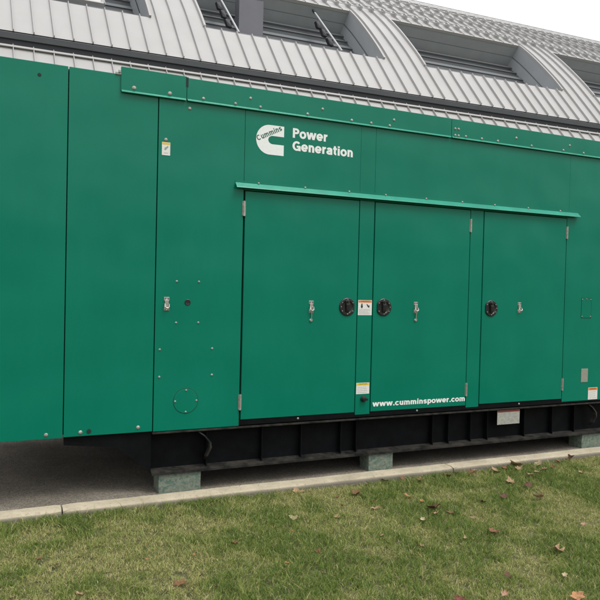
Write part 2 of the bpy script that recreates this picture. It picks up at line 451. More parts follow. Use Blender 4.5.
def door(x0, x1, z0, z1):
    bm = B(); box(bm, x0 + .005, x1 - .005, -.003, .03, z0, z1, .004)
    return obj('door', bm, G, gen)
d1 = door(1.695, 2.757, .508, 2.370)
d2 = door(2.911, 3.961, .506, 2.370)
d3 = door(4.119, 5.184, .510, 2.370)
# dark hinge-side reveal of the left door
for hx, d in ((1.690, d1),): hinge(hx, 2.165, 2.288, d); hinge(hx, .588, .716, d)
for hx, d in ((3.962, d2), (5.186, d3)): hinge(hx, 2.160, 2.286, d); hinge(hx, .596, .722, d)
paddle_handle(2.655, 1.438, +1, d1); paddle_handle(3.023, 1.438, -1, d2); paddle_handle(4.231, 1.438, -1, d3)
hasp(2.310, 1.408, d1); hasp(3.366, 1.410, d2); hasp(4.586, 1.420, d3, pin=False)
sp = [p for p in gen.children if p.name.startswith('side_panel')]
p3 = sp[2]
hasp(1.077, 1.420, p3, pin=False)

# head trim along the top (two long cap strips) with folded hem, sky light in its colour
def trim(x0, x1, z1=3.203):
    bm = B(); y = -.013
    box(bm, x0, x1, y, .02, 3.034, z1, .0025)
    t = obj('head_trim', bm, G, gen)
    bm = B()
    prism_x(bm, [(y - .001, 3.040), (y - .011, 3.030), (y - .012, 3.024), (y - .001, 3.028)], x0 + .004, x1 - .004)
    join_into(t, bm, M['lightened'])
    return t
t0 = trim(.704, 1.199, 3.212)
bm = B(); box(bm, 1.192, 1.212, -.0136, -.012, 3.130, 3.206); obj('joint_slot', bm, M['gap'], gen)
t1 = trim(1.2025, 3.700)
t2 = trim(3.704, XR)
YT = -.013
for x, z in [(.799, 3.065), (1.069, 3.062)]: bolt(x, z, t0, .0145, YT)
for x, z in [(1.333, 3.060), (1.596, 3.056), (1.722, 3.116), (1.809, 3.057), (2.230, 3.055), (2.369, 3.114), (2.650, 3.055), (2.844, 3.055), (3.033, 3.055), (3.076, 3.111)]:
    bolt(x, z, t1, .011, YT)
for x, z in [(3.745, 3.112), (3.783, 3.113), (3.747, 3.052), (3.785, 3.052), (3.868, 3.055), (4.056, 3.055), (4.249, 3.055), (4.476, 3.110), (4.672, 3.055), (5.093, 3.055), (5.176, 3.113), (5.371, 3.055), (5.8, 3.055), (6.1, 3.11)]:
    bolt(x, z, t2, .0115, YT)
# little torn notch of the left panel's corner beside the trim
bm = B(); box(bm, .664, .700, -.006, .012, 3.150, 3.172, .004); box(bm, .684, .702, -.012, .0, 3.166, 3.186, .003); obj('corner_bracket', bm, M['bolt_grey'], gen)
# door awning
bm = B()
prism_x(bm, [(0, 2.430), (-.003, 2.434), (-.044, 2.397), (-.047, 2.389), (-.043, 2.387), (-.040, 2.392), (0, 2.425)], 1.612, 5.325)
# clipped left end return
aw = obj('door_awning', bm, M['lightened'], gen)  # sky-facing brightness is carried by this paler green
bm = B(); box(bm, 1.612, 5.325, -.0045, 0, 2.430, 2.448, .001); join_into(aw, bm, G)
for x in (1.811, 2.228, 2.648, 3.016, 3.448, 3.855, 4.242, 4.662, 5.085): bolt(x, 2.439, aw, .0085, -.0045)

# loose rivets, cover plates and holes
bolt(1.229, 2.972, p3, .0125, 0)
bolt(1.048, 2.709, p3, .0125, 0)
for x, z in [(1.154, 1.623), (1.330, 1.624), (1.154, 1.300), (1.331, 1.301), (1.031, 1.092), (1.448, 1.094), (1.031, .880), (1.450, .883)]:
    bolt(x, z, p3, .0085, 0, 'bolt_grey', name='rivet')
bm = B(); lathe_y(bm, 1.243, .684, [(.097, .0), (.097, -.0022), (.0945, -.003), (.0945, -.0028)], 48)
cv = obj('round_cover', bm, G, gen)
for x, z in ((1.244, .768), (1.328, .684), (1.158, .684), (1.243, .598)): bolt(x, z, cv, .0075, -.003, 'bolt_grey', name='rivet')
bm = B(); lathe_y(bm, 1.243, .684, [(.1005, -.0004), (.1005, -.0008), (.0965, -.0008)], 48); join_into(cv, bm, M['gap'])
bm = B(); lathe_y(bm, 1.242, 1.461, [(.0235, .0), (.0235, -.004), (.020, -.006), (.012, -.004)], 20); obj('hole_plug', bm, M['blackplastic'], gen)
for x, z, r in ((.14, 3.067, .013), (.518, .494, .0165)):
    bm = B(); lathe_y(bm, x, z, [(r, .001), (r, -.002), (r * .7, -.0025)], 14); obj('hole_plug', bm, M['gap'], gen)
p1_, p2_ = sp[0], sp[1]
for x in (.221,): bolt(x, .487, p1_, .013, 0)
for x, z in ((.458, .489), (.877, .498)): bolt(x, z, p2_, .0135, 0.002)
# knock-out outline right of the last door
pr = sp[-1]
bm = B()
for a in ((5.420, 5.564, 1.553, 1.556), (5.420, 5.564, 1.345, 1.348)): box(bm, a[0], a[1], -.0012, 0, a[2], a[3])
for a in ((5.420, 5.423), (5.561, 5.564)): box(bm, a[0], a[1], -.0012, 0, 1.348, 1.553)
ko = obj('cover_outline', bm, M['gap'], gen)
bm = B(); box(bm, 5.424, 5.560, -.0016, -.0002, 1.349, 1.552, .0005); obj('cover_plate', bm, G, gen)
for x, z in ((5.432, 1.540), (5.552, 1.540), (5.432, 1.362), (5.552, 1.362), (5.492, 1.546)): bolt(x, z, ko, .0055, -.0016, 'bolt_grey', name='rivet')
# black knob under the lower post sticker
bm = B(); lathe_y(bm, 2.838, .624, [(.026, .0), (.027, -.012), (.022, -.02), (.018, -.034), (.012, -.036)], 24)
box(bm, 2.846, 2.872, -.034, -.012, .612, .632, .003); obj('vent_knob', bm, M['blackplastic'], gen)

# stickers
def sticker(x0, x1, z0, z1, head, word, lines=4, y=-.0012, picto=False, body='sticker', name='sticker', words_m='printdark'):
    bm = B(); box(bm, x0, x1, y, y + .001, z0, z1); s = obj(name, bm, M[body], gen)
    w = x1 - x0; h = z1 - z0; hh = h * (.14 if picto else .2)
    if head:
        bm = B(); box(bm, x0 + .003, x1 - .003, y - .0006, y, z1 - hh - .003, z1 - .003); join_into(s, bm, M[head])
    top = z1 - hh - .012
    if picto:
        bm = B(); cx = x0 + w * .27; cz = z1 - h * .38
        lathe_y(bm, cx, cz + .014, [(.007, y), (.007, y - .0008)], 10)
        prism_y(bm, [(cx - .006, cz - .020), (cx + .006, cz - .020), (cx + .011, cz - .002), (cx + .006, cz + .007), (cx - .006, cz + .007), (cx - .011, cz - .002)], y - .0008, y)
        cx = x0 + w * .72
        prism_y(bm, [(cx - .016, cz + .018), (cx - .004, cz + .012), (cx + .004, cz + .002), (cx + .016, cz + .006), (cx + .012, cz - .018), (cx - .002, cz - .010), (cx - .012, cz + .006)], y - .0008, y)
        join_into(s, bm, M['printdark']); top = z1 - h * .58
    bm = B(); n = lines
    for i in range(n):
        zz = top - (top - z0 - .006) * (i + .5) / n
        a = x0 + w * .08; e = x1 - w * (.08 + .22 * random.random()); xx = a
        while xx < e:
            l = min(w * (.05 + .12 * random.random()), e - xx); box(bm, xx, xx + l, y - .0005, y, zz - .0016, zz + .0016); xx += l + w * .03
    join_into(s, bm, M['print'])
    if word:
        ww = w * .62
        text_mesh(word, x0 + (w - ww) / 2, z1 - hh + hh * .16, hh * .62, y - .0007, ww, .03, m=M[words_m], name='sticker_heading', parent=s, depth=.0003)
    return s
sticker(2.765, 2.904, 1.366, 1.499, 'orange', 'WARNING', 5, picto=True)
sticker(2.767, 2.899, .668, .767, 'yellow', 'CAUTION', 4)
sticker(5.556, 5.690, .484, .610, 'orange', 'WARNING', 4)
# small tag with a picture on the upper left
bm = B(); box(bm, 1.018, 1.082, -.0022, -.001, 2.590, 2.690); tg = obj('tag', bm, M['sticker'], gen)
bm = B(); box(bm, 1.020, 1.080, -.0028, -.0022, 2.672, 2.688); join_into(tg, bm, M['yellow'])
bm = B(); prism_y(bm, [(1.036, 2.632), (1.046, 2.628), (1.068, 2.654), (1.062, 2.664), (1.050, 2.652), (1.040, 2.650)], -.0028, -.0022)
box(bm, 1.034, 1.066, -.0028, -.0022, 2.606, 2.609); join_into(tg, bm, M['print'])
bm = B(); box(bm, 5.447, 5.542, -.003, 0, .672, .814, .001); pt = obj('nameplate', bm, M['plate'], gen)
bm = B()
for i in range(8): box(bm, 5.455, 5.534 - .02 * random.random(), -.0036, -.003, .688 + i * .0155, .691 + i * .0155)
join_into(pt, bm, M['print'])

# emblem and lettering
YL = -.0010
bm = B()
ex0, ex1, ez0, ez1 = 1.782, 2.026, 2.684, 2.926
rad = (ez1 - ez0) / 2; cxm = ex0 + rad * .98; czm = (ez0 + ez1) / 2
hs = .034; cs = 1.928; NQ = 30
def cpath(x1, zt, zb, xc, rx):      # right end -> round left side -> right end
    rz = (zt - zb) / 2; zc_ = (zt + zb) / 2
    return [(x1 + (xc - x1) * k / 6, zt) for k in range(6)] + [(xc + math.cos(PI / 2 + PI * k / NQ) * rx, zc_ + math.sin(PI / 2 + PI * k / NQ) * rz) for k in range(NQ + 1)] + [(xc + (x1 - xc) * k / 6, zb) for k in range(1, 7)]
po = cpath(ex1, ez1, ez0, cxm, rad * .98); pi_ = cpath(ex1, czm + hs, czm - hs, cs, hs * 1.2)
vo = [bm.verts.new((x, YL, z)) for x, z in po]; vi = [bm.verts.new((x, YL, z)) for x, z in pi_]
for k in range(len(vo) - 1): bm.faces.new((vo[k], vo[k + 1], vi[k + 1], vi[k]))
em = obj('emblem', bm, M['white'], gen)
text_mesh('Cummins', 1.799, 2.786, .045, YL - .0006, .236, .022, math.radians(27), M['emblem_green'], 'emblem_lettering', em, weight=.80)
text_mesh('Power', 2.105, 2.846, .080, -.0008, .318, .030, 0, M['white'], 'lettering', gen)
text_mesh('Generation', 2.108, 2.740, .080, -.0008, .566, .030, 0, M['white'], 'lettering', gen)
text_mesh('www.cumminspower.com', 2.938, .549, .050, -.0045, 1.010, .030, 0, M['white'], 'lettering', d2)

# skid base
bm = B(); box(bm, .992, XR, .002, .04, .462, .504, .002)
obj('base_sill', bm, M['black'], gen)
bm = B(); box(bm, .985, XR, -.016, .14, .440, .4525, .002)
obj('skid_top_flange', bm, M['flange'], gen)
bm = B(); box(bm, .992, XR, .085, .100, .150, .4405)
obj('skid_web', bm, M['black'], gen)
bm = B()
prism_x(bm, [(-.020, .121), (-.020, .137), (.084, .150), (.20, .150), (.20, .121)], .985, XR)
obj('skid_bottom_flange', bm, M['flange'], gen)
for x in (1.43, 1.905, 2.263, 2.646, 2.80, 3.617, 3.80, 4.06, 4.263, 4.732, 5.103, 5.409, 6.1, 6.6, 7.1):
    bm = B(); prism_x(bm, [(.0845, .4395), (.040, .4395), (.034, .41), (.034, .20), (.03, .1465), (.0845, .1515)], x - .004, x + .004)
    obj('stiffener', bm, M['black'], gen)
# lifting lugs, bent flat bar
for x in (1.40, 5.62):
    bm = B(); pts = [(x - .045, .0, .432), (x + .0, -.012, .40), (x + .045, -.020, .345), (x + .050, -.020, .30), (x + .02, -.012, .235), (x + .02, .02, .20)]
    for (a, b_) in zip(pts, pts[1:]):
        a = Vector(a); b_ = Vector(b_); q = [a + Vector((-.008, 0, 0)), a + Vector((.008, 0, 0)), b_ + Vector((.008, 0, 0)), b_ + Vector((-.008, 0, 0))]
        v1 = [bm.verts.new(v) for v in q]; v2 = [bm.verts.new(v + Vector((0, .05, 0))) for v in q]
        bm.faces.new(v1); bm.faces.new(v2[::-1])
        for i in range(4): bm.faces.new((v1[i], v2[i], v2[(i + 1) % 4], v1[(i + 1) % 4]))
    obj('lifting_lug', bm, M['flange'], gen)
# end of the skid: sloped gusset, shallow pan below the outer panel
bm = B(); prism_y(bm, [(.346, .459), (.346, .394), (.723, .352), (.955, .158), (.984, .124), (.984, .438), (.99, .459)], .030, .10)
obj('skid_end_gusset', bm, M['black'], gen)
bm = B(); box(bm, .36, .99, .10, YB, .40, .459); obj('base_pan', bm, M['black'], gen)
bm = B(); box(bm, 1.0, XR, .20, YB - .25, .17, .4395); obj('fuel_tank', bm, M['black'], gen)
bm = B(); box(bm, .992, XR, YB - .10, YB, .121, .4585); obj('rear_skid_beam', bm, M['black'], gen)
bm = B(); box(bm, .99, 1.0, .101, YB - .11, .125, .4585); obj('skid_end_plate', bm, M['black'], gen)
for x in (2.213, 3.412, 4.622): bolt(x, .486, gen, .009, .0015, 'bolt_grey')
# label hanging on the skid
bm = B(); box(bm, 4.352, 4.632, -.0015, .0005, .293, .433); sl = obj('skid_label', bm, M['sticker_dirty'], gen)
sl['label'] = 'weathered white label with faded red header on the black skid'
bm = B(); box(bm, 4.354, 4.630, -.0022, -.0015, .414, .432); join_into(sl, bm, M['red'])
bm = B()
for i in range(6):
    x = 4.39
    while x < 4.58:
        l = .01 + .03 * random.random(); box(bm, x, x + l, -.002, -.0015, .315 + i * .015, .318 + i * .015); x += l + .008
join_into(sl, bm, M['print'])
bm = B(); box(bm, 4.36, 4.62, .0008, .0838, .425, .431); obj('label_bracket', bm, M['black'], gen)

# ------------------------------------------------------------------ blocks under the skid
blocks = [(1.044, 1.376, .0, .20, 'weathered pale green painted timber block under the left end of the black skid'),
          (2.914, 3.163, .0, .165, 'green painted timber block under the skid below the narrow post between the first two doors'),
          (5.490, 5.86, .0, .175, 'green painted timber block under the right end of the skid at the photo edge')]
def block(x0, x1, y0, y1, rz=0):
    bm = B(); box(bm, x0, x1, y0, y1, -.030, .1195)
    es = bm.edges[:]
    bmesh.ops.subdivide_edges(bm, edges=es, cuts=5, use_grid_fill=True)
    for v in bm.verts:
        if v.co.z > -.02 and v.co.z < .11: v.co += Vector([random.uniform(-.0016, .0016) for _ in range(3)])
    return obj('timber_block', bm, M['block'])
for x0, x1, y0, y1, lab in blocks:
    tag(block(x0, x1, y0, y1), lab, 'block', 'painted blocks carrying the skid')

# ------------------------------------------------------------------ the building behind (curved standing-seam roof)
A_ = math.radians(1.4); B_ = math.radians(5)
EV = Vector((math.cos(A_), -math.sin(A_), 0)); HV = Vector((-math.sin(B_), math.cos(B_), 0)); ZV = Vector((0, 0, 1))
O_ = Vector((0, 10, 6.83))
PROF = [(.07, -.33 + .09), (.93, 1.2), (1.45, 1.82), (2.23, 2.65), (2.98, 3.33), (3.72, 3.93), (4.5, 4.50), (5.2, 5.035), (5.8, 5.39), (6.6, 5.74), (8.0, 6.2), (10, 6.55), (12.5, 6.65)]
PROF[0] = (0.0, 0.0)
NRM = []
def zat(h, P):
    for (a, za), (b, zb) in zip(P, P[1:]):
        if a <= h <= b: return za + (zb - za) * (h - a) / (b - a)
    return P[-1][1]
# smooth the measured profile with a Catmull-Rom spline so the shell really curves
def smooth_prof(P, n=5):
    out = []
    for i in range(len(P) - 1):
        p0 = P[max(i - 1, 0)]; p1 = P[i]; p2 = P[i + 1]; p3 = P[min(i + 2, len(P) - 1)]
        for k in range(n):
            t = k / n
            out.append(tuple(.5 * ((2 * p1[j]) + (-p0[j] + p2[j]) * t + (2 * p0[j] - 5 * p1[j] + 4 * p2[j] - p3[j]) * t * t + (-p0[j] + 3 * p1[j] - 3 * p2[j] + p3[j]) * t ** 3) for j in (0, 1)))
    out.append(P[-1]); return out
SP = smooth_prof(PROF)
def normal_at(h):
    e = .05; dz = (zat(h + e, SP) - zat(max(h - e, 0), SP)) / ((h + e) - max(h - e, 0))
    l = math.hypot(1, dz); return (-dz / l, 1 / l)          # outward in (h,z)
def P3(s, h, off=0.0, P=SP):
    z = zat(h, P); nh, nz = normal_at(h)
    return O_ + EV * s + HV * (h + nh * off) + ZV * (z + nz * off)
PITCH = .4; S0 = 4.30
PER = 6.4; OPW = 5.03
H0, H1 = .885, 2.70
SMIN, SMAX = S0 - PITCH * 36, S0 + PITCH * 90
opens = [(S0 + PER * k, S0 + PER * k + OPW) for k in range(-2, 5)]
def in_open(s): return any(a - 1e-4 < s < b + 1e-4 for a, b in opens)
barn = empty('metal_roofed_building', (O_ + EV * 8 + HV * 4 - ZV * 6.86),
             'long building with curved white standing seam roof and deep recessed openings behind the generator', 'building')
# cladding sheets
hs_all = sorted(set([h for h, z in SP] + [H0, H1]))
ss = sorted(set([SMIN, SMAX] + [a for o in opens for a in o]))
bm = B(); cache = {}
def vv(s, h):
    k = (round(s, 4), round(h, 4))
    if k not in cache: cache[k] = bm.verts.new(P3(s, h))
    return cache[k]
for s0, s1 in zip(ss, ss[1:]):
    for h0, h1 in zip(hs_all, hs_all[1:]):
        if in_open((s0 + s1) / 2) and h0 >= H0 - 1e-6 and h1 <= H1 + 1e-6: continue
        bm.faces.new((vv(s0, h0), vv(s1, h0), vv(s1, h1), vv(s0, h1)))
# standing seams
def seam(bm, s, hlist, w=.012, ht=.055, f=P3):
    rows = [[bm.verts.new(f(s - w, h, .001)), bm.verts.new(f(s - w * .55, h, ht)), bm.verts.new(f(s + w * .55, h, ht)), bm.verts.new(f(s + w, h, .001))] for h in hlist]
    for a, b in zip(rows, rows[1:]):
        for k in range(3): bm.faces.new((a[k], a[k + 1], b[k + 1], b[k]))
    bm.faces.new(rows[0]); bm.faces.new(rows[-1][::-1])
k = 0; s = SMIN + .001
nS = int(round((SMAX - SMIN) / PITCH))
for i in range(nS + 1):
    s = SMIN + PITCH * i
    inside = any(a + .12 < s < b - .12 for a, b in opens)
    near = [e for o in opens for e in o if abs(e - s) <= .12]
    if near:
        s = near[0] + (-.022 if any(abs(near[0] - a) < 1e-6 for a, b in opens) else .022)
    if inside:
        seam(bm, s, [h for h in hs_all if h <= H0 - .0] ); seam(bm, s, [h for h in hs_all if h >= H1])
    else:
        seam(bm, s, hs_all)
obj('roof_cladding', bm, M['roof'], barn)
# the recessed openings
DEP = .71
GL = .70
for a, b in opens:
    hh = [h for h in hs_all if H0 - 1e-6 <= h <= H1 + 1e-6]
    bm = B()
    for side, s in ((1, a), (-1, b)):
        for o0, o1, dx in ((0.004, -.36, 0), (-.36, -.40, 0), (-.40, -DEP - .05, .012)):
            sx = s + side * dx
            for h0, h1 in zip(hh, hh[1:]):
                bm.faces.new([bm.verts.new(P3(sx, h, o)) for h, o in ((h0, o0), (h1, o0), (h1, o1), (h0, o1))])
    for h in (H0, H1):
        for o0, o1, dh in ((0.004, -.38, 0), (-.38, -DEP - .05, -.012 if h == H1 else .012)):
            bm.faces.new([bm.verts.new(P3(s_, h + dh, o)) for s_, o in ((a, o0), (b, o0), (b, o1), (a, o1))])
    fr = obj('skylight_reveal', bm, M['jamb'], barn)
    # dark joint lines in the reveal
    bm = B()
    for o in (-.37,):
        q = [P3(a + .01, H1 - .006, o), P3(b - .01, H1 - .006, o), P3(b - .01, H1 - .006, o - .03), P3(a + .01, H1 - .006, o - .03)]
        bm.faces.new([bm.verts.new(v) for v in q])
        q2 = [h for h in hh]
        for h0, h1 in zip(q2, q2[1:]):
            bm.faces.new([bm.verts.new(P3(b - .004, h, oo)) for h, oo in ((h0, o), (h1, o), (h1, o - .02), (h0, o - .02))])
    join_into(fr, bm, M['mull'])
    bm = B()
    for h0, h1 in zip(hh, hh[1:]):
        bm.faces.new([bm.verts.new(P3(s_, h, -GL)) for s_, h in ((a, h0), (b, h0), (b, h1), (a, h1))])
    gl = obj('skylight_glass', bm, M['glass'], barn)
    for hm, wd, ht in ((2.52, .07, .06), (2.26, .04, .04), (1.98, .10, .03), (1.70, .04, .06), (1.30, .06, .04)):
        bm = B()
        rows = [[bm.verts.new(P3(s_, h_, o_)) for h_, o_ in ((hm - wd / 2, -GL), (hm - wd / 2, -GL + ht), (hm + wd / 2, -GL + ht), (hm + wd / 2, -GL))] for s_ in (a + .013, b - .013)]
        for k in range(3): bm.faces.new((rows[0][k], rows[0][k + 1], rows[1][k + 1], rows[1][k]))
        bm.faces.new(rows[0]); bm.faces.new(rows[1][::-1])
        obj('mullion', bm, M['mull'], gl)
    # folded edge flashing round the opening
    bm = B()
    for s, sg in ((a, -1), (b, 1)):
        rows = [[bm.verts.new(P3(s + sg * d_, h, o_)) for d_, o_ in ((-.006, .0), (-.006, .060), (.045, .060), (.05, .0015))] for h in hs_all if H0 - 1e-6 <= h <= H1 + .001]
        bm.faces.new(rows[0])
        for r0, r1 in zip(rows, rows[1:]):
            for k in range(3): bm.faces.new((r0[k], r0[k + 1], r1[k + 1], r1[k]))
    for h, sg in ((H1, 1),):
        rows = [[bm.verts.new(P3(s_, h + sg * d_, o_)) for d_, o_ in ((-.006, -.05), (-.006, .035), (.05, .035), (.055, .002))] for s_ in (a, b)]
        for k in range(3): bm.faces.new((rows[0][k], rows[0][k + 1], rows[1][k + 1], rows[1][k]))
    obj('edge_flashing', bm, M['roof'], barn)
# steel column and struts in the opening over the middle panel, framed sash in the one to its left
def pt(s, h, z): return O_ + EV * s + HV * h + ZV * z
bm = B()
c0 = pt(5.74, 2.30, 1.50); c1 = pt(6.44, 2.30, 1.50)
v = [c0, c1, c1 + HV * .3, c0 + HV * .3]
lo = [bm.verts.new(q) for q in v]; hi_ = [bm.verts.new(q + ZV * 1.20) for q in v]
bm.faces.new(lo); bm.faces.new(hi_[::-1])
for i in range(4): bm.faces.new((lo[i], lo[(i + 1) % 4], hi_[(i + 1) % 4], hi_[i]))
obj('steel_column', bm, M['column'], barn)
for sA, sB in ((8.18, 8.10), (5.24, 5.20)):
    bm = B(); a = pt(sA, 2.72, 2.92); b = P3(sB, .93, -.02); tube(bm, [a, b], .027, 10); st = obj('strut', bm, M['strut'], barn)
    st['label'] = 'thin pale strut crossing the opening'
    bm = B(); tube(bm, [a - (b - a).normalized() * .02, a + (b - a).normalized() * .12], .045, 10)
    join_into(st, bm, M['fascia'])
    bm = B()
    for t, w in ((.30, .05), (.50, .06), (.72, .08)):
        c = a.lerp(b, t) - EV * .14
        q = [c - EV * w * .6, c + EV * .07, c + EV * .11 - ZV * .22 - HV * .08, c + EV * .01 - ZV * .18 - HV * .04]
        v1 = [bm.verts.new(p_) for p_ in q]; v2 = [bm.verts.new(p_ + HV * .12) for p_ in q]
        bm.faces.new(v1); bm.faces.new(v2[::-1])
        for i in range(4): bm.faces.new((v1[i], v2[i], v2[(i + 1) % 4], v1[(i + 1) % 4]))
    join_into(st, bm, M['fascia'])
# white sash in the far-left opening
bm = B()
def bar(bm, p0, p1, r, n=4): tube(bm, [p0, p1], r, n)
sa, sb = -.4, 1.92
for (p0, p1) in ((P3(sa, 1.02, .0), P3(sb, 1.02, .0)), (P3(sb, 1.02, .0), P3(sb, 1.9, .0)), (P3(sa, 1.9, .0), P3(sb, 1.9, .0)), (P3(sa, 1.02, .0), P3(sa, 1.9, .0))):
    bar(bm, p0, p1, .045)
sash = obj('open_sash', bm, M['roof'], barn)
bm = B(); bm.faces.new([bm.verts.new(P3(s_, h_, -.01)) for s_, h_ in ((sa, 1.02), (sb, 1.02), (sb, 1.9), (sa, 1.9))]); join_into(sash, bm, M['wall'])
# snow guards: three double rails clamped to the seams above the openings
for hr in (3.02, 3.80, 4.55):
    bm = B()
    for off, dh in ((.085, 0), (.125, .09)):
        p0, p1 = P3(SMIN, hr + dh, off), P3(SMAX, hr + dh, off); tube(bm, [p0, p1], .011, 6)
    for i in range(nS + 1):
        s = SMIN + PITCH * i
        rows = [[bm.verts.new(P3(s - w_, h_, o_)) for h_, o_ in ((hr - .06, .052), (hr - .03, .135), (hr + .10, .145), (hr + .13, .052))] for w_ in (-.022, .022)]
        for k in range(4): bm.faces.new((rows[0][k], rows[0][(k + 1) % 4], rows[1][(k + 1) % 4], rows[1][k]))
        bm.faces.new(rows[0]); bm.faces.new(rows[1][::-1])
    sg = obj('snow_guard', bm, M['guard'], barn)
# ridge cap along the crest line
bm = B()
rows = [[bm.verts.new(P3(s_, h_, o_)) for h_, o_ in ((5.05, .03), (5.10, .075), (6.4, .085), (6.6, .0))] for s_ in (SMIN, SMAX)]
for k in range(3): bm.faces.new((rows[0][k], rows[0][k + 1], rows[1][k + 1], rows[1][k]))
obj('crest_flashing', bm, M['roof'], barn)
# gutter, dark fascia, white drip rail
def prism_s(bm, poly, s0=SMIN, s1=SMAX):
    a = [bm.verts.new(pt(s0, h, z)) for h, z in poly]; b = [bm.verts.new(pt(s1, h, z)) for h, z in poly]
    n = len(poly); bm.faces.new(a); bm.faces.new(b[::-1])
    for i in range(n): bm.faces.new((a[i], b[i], b[(i + 1) % n], a[(i + 1) % n]))
bm = B(); prism_s(bm, [(-.01, -.035), (-.01, -.155), (.0, -.165), (.14, -.165), (.14, .02), (.0, -.02)]); obj('gutter', bm, M['gutter'], barn)
bm = B(); prism_s(bm, [(.02, -.168), (.03, -.285), (.16, -.30), (.16, -.168)]); obj('fascia', bm, M['fascia'], barn)
bm = B(); prism_s(bm, [(-.01, -.288), (-.045, -.336), (-.03, -.345), (.02, -.345), (.02, -.292)]); obj('drip_rail', bm, M['roof'], barn)
# lower roof skirt and wall
LP = [(.13, -.20), (-.2, -.62), (-.75, -1.35), (-1.25, -2.3), (-1.6, -3.5), (-1.75, -4.6), (-1.8, -6.86)]
def PL(s, h_i, off=0.0):
    h, z = LP[h_i]; a = LP[max(h_i - 1, 0)]; b = LP[min(h_i + 1, len(LP) - 1)]
    dh, dz = b[0] - a[0], b[1] - a[1]; l = math.hypot(dh, dz)
    nh, nz = dz / l, -dh / l
    return pt(s, h + nh * off, z + nz * off)
bm = B()
for i in range(len(LP) - 1):
    bm.faces.new([bm.verts.new(PL(s_, j)) for s_, j in ((SMIN, i), (SMAX, i), (SMAX, i + 1), (SMIN, i + 1))])
for i in range(nS + 1):
    seam(bm, SMIN + PITCH * i, list(range(len(LP))), ht=.05, f=PL)
obj('lower_roof_skirt', bm, M['roof'], barn)
# end walls and back so that the shell is closed
bm = B()
for s in (SMIN, SMAX):
    loop = [pt(s, h, z) for h, z in SP] + [pt(s, 12.5, -6.86), pt(s, -1.8, -6.86)] + [pt(s, h, z) for h, z in LP[::-1][1:]]
    f = bm.faces.new([bm.verts.new(q) for q in loop])
bm.faces.new([bm.verts.new(q) for q in (pt(SMIN, 12.5, -6.86), pt(SMAX, 12.5, -6.86), pt(SMAX, 12.5, 6.65), pt(SMIN, 12.5, 6.65))])
obj('end_wall', bm, M['wall'], barn)

# ------------------------------------------------------------------ ground
def sheet(name, x0, x1, y0, y1, z, m, nx=1, ny=1, dz=0):
    bm = B()
    V = [[bm.verts.new((x0 + (x1 - x0) * i / nx, y0 + (y1 - y0) * j / ny, z)) for j in range(ny + 1)] for i in range(nx + 1)]
    for i in range(nx):
        for j in range(ny): bm.faces.new((V[i][j], V[i + 1][j], V[i + 1][j + 1], V[i][j + 1]))
    return tag(obj(name, bm, m, origin=((x0 + x1) / 2, (y0 + y1) / 2, z)), kind='structure')
sheet('ground', -1500, 1500, -1500, 1500, -.12, M['far'])
sheet('asphalt_pavement', -60, 80, -.45, 60, -.030, M['asphalt'])
sheet('lawn_soil', -60, 80, -60, -.50, .038, M['soil'])
# kerb lengths with open joints
KY0, KY1 = -.535, -.395
joints = [-8.8, -5.75, -2.72, .305, 3.44, 6.50, 9.55, 12.6]
for a, b in zip(joints, joints[1:]):
    bm = B(); n = 60
    rows = []
    for i in range(n + 1):
        x = a + .005 + (b - a - .010) * i / n
        e = 0.0
        if i in (0, n): e = .010
        wob = .0022 * math.sin(x * 9.1) + .0015 * math.sin(x * 23.7 + 1) + random.uniform(-.0016, .0016)
        wz = .0015 * math.sin(x * 5.3) + random.uniform(-.0008, .0008)
        prof = [(KY0 - .004 + wob + e, -.08), (KY0 - .002 + wob + e, .070), (KY0 + .003 + wob + e, .088 + wz - e * .5), (KY0 + .012 + wob, .098 + wz - e), (KY0 + .05, .1005 + wz - e * .4), (KY1 - .012, .100 + wz - e * .4), (KY1 - .003 + wob, .094 + wz - e), (KY1 + wob, .080), (KY1 + wob, -.08)]
        rows.append([bm.verts.new((x, y, z)) for y, z in prof])
    for r0, r1 in zip(rows, rows[1:]):
        for k in range(len(r0) - 1): bm.faces.new((r0[k], r0[k + 1], r1[k + 1], r1[k]))
    bm.faces.new(rows[0]); bm.faces.new(rows[-1][::-1])
    tag(obj('kerb', bm, M['kerb'], smooth=False), kind='structure')

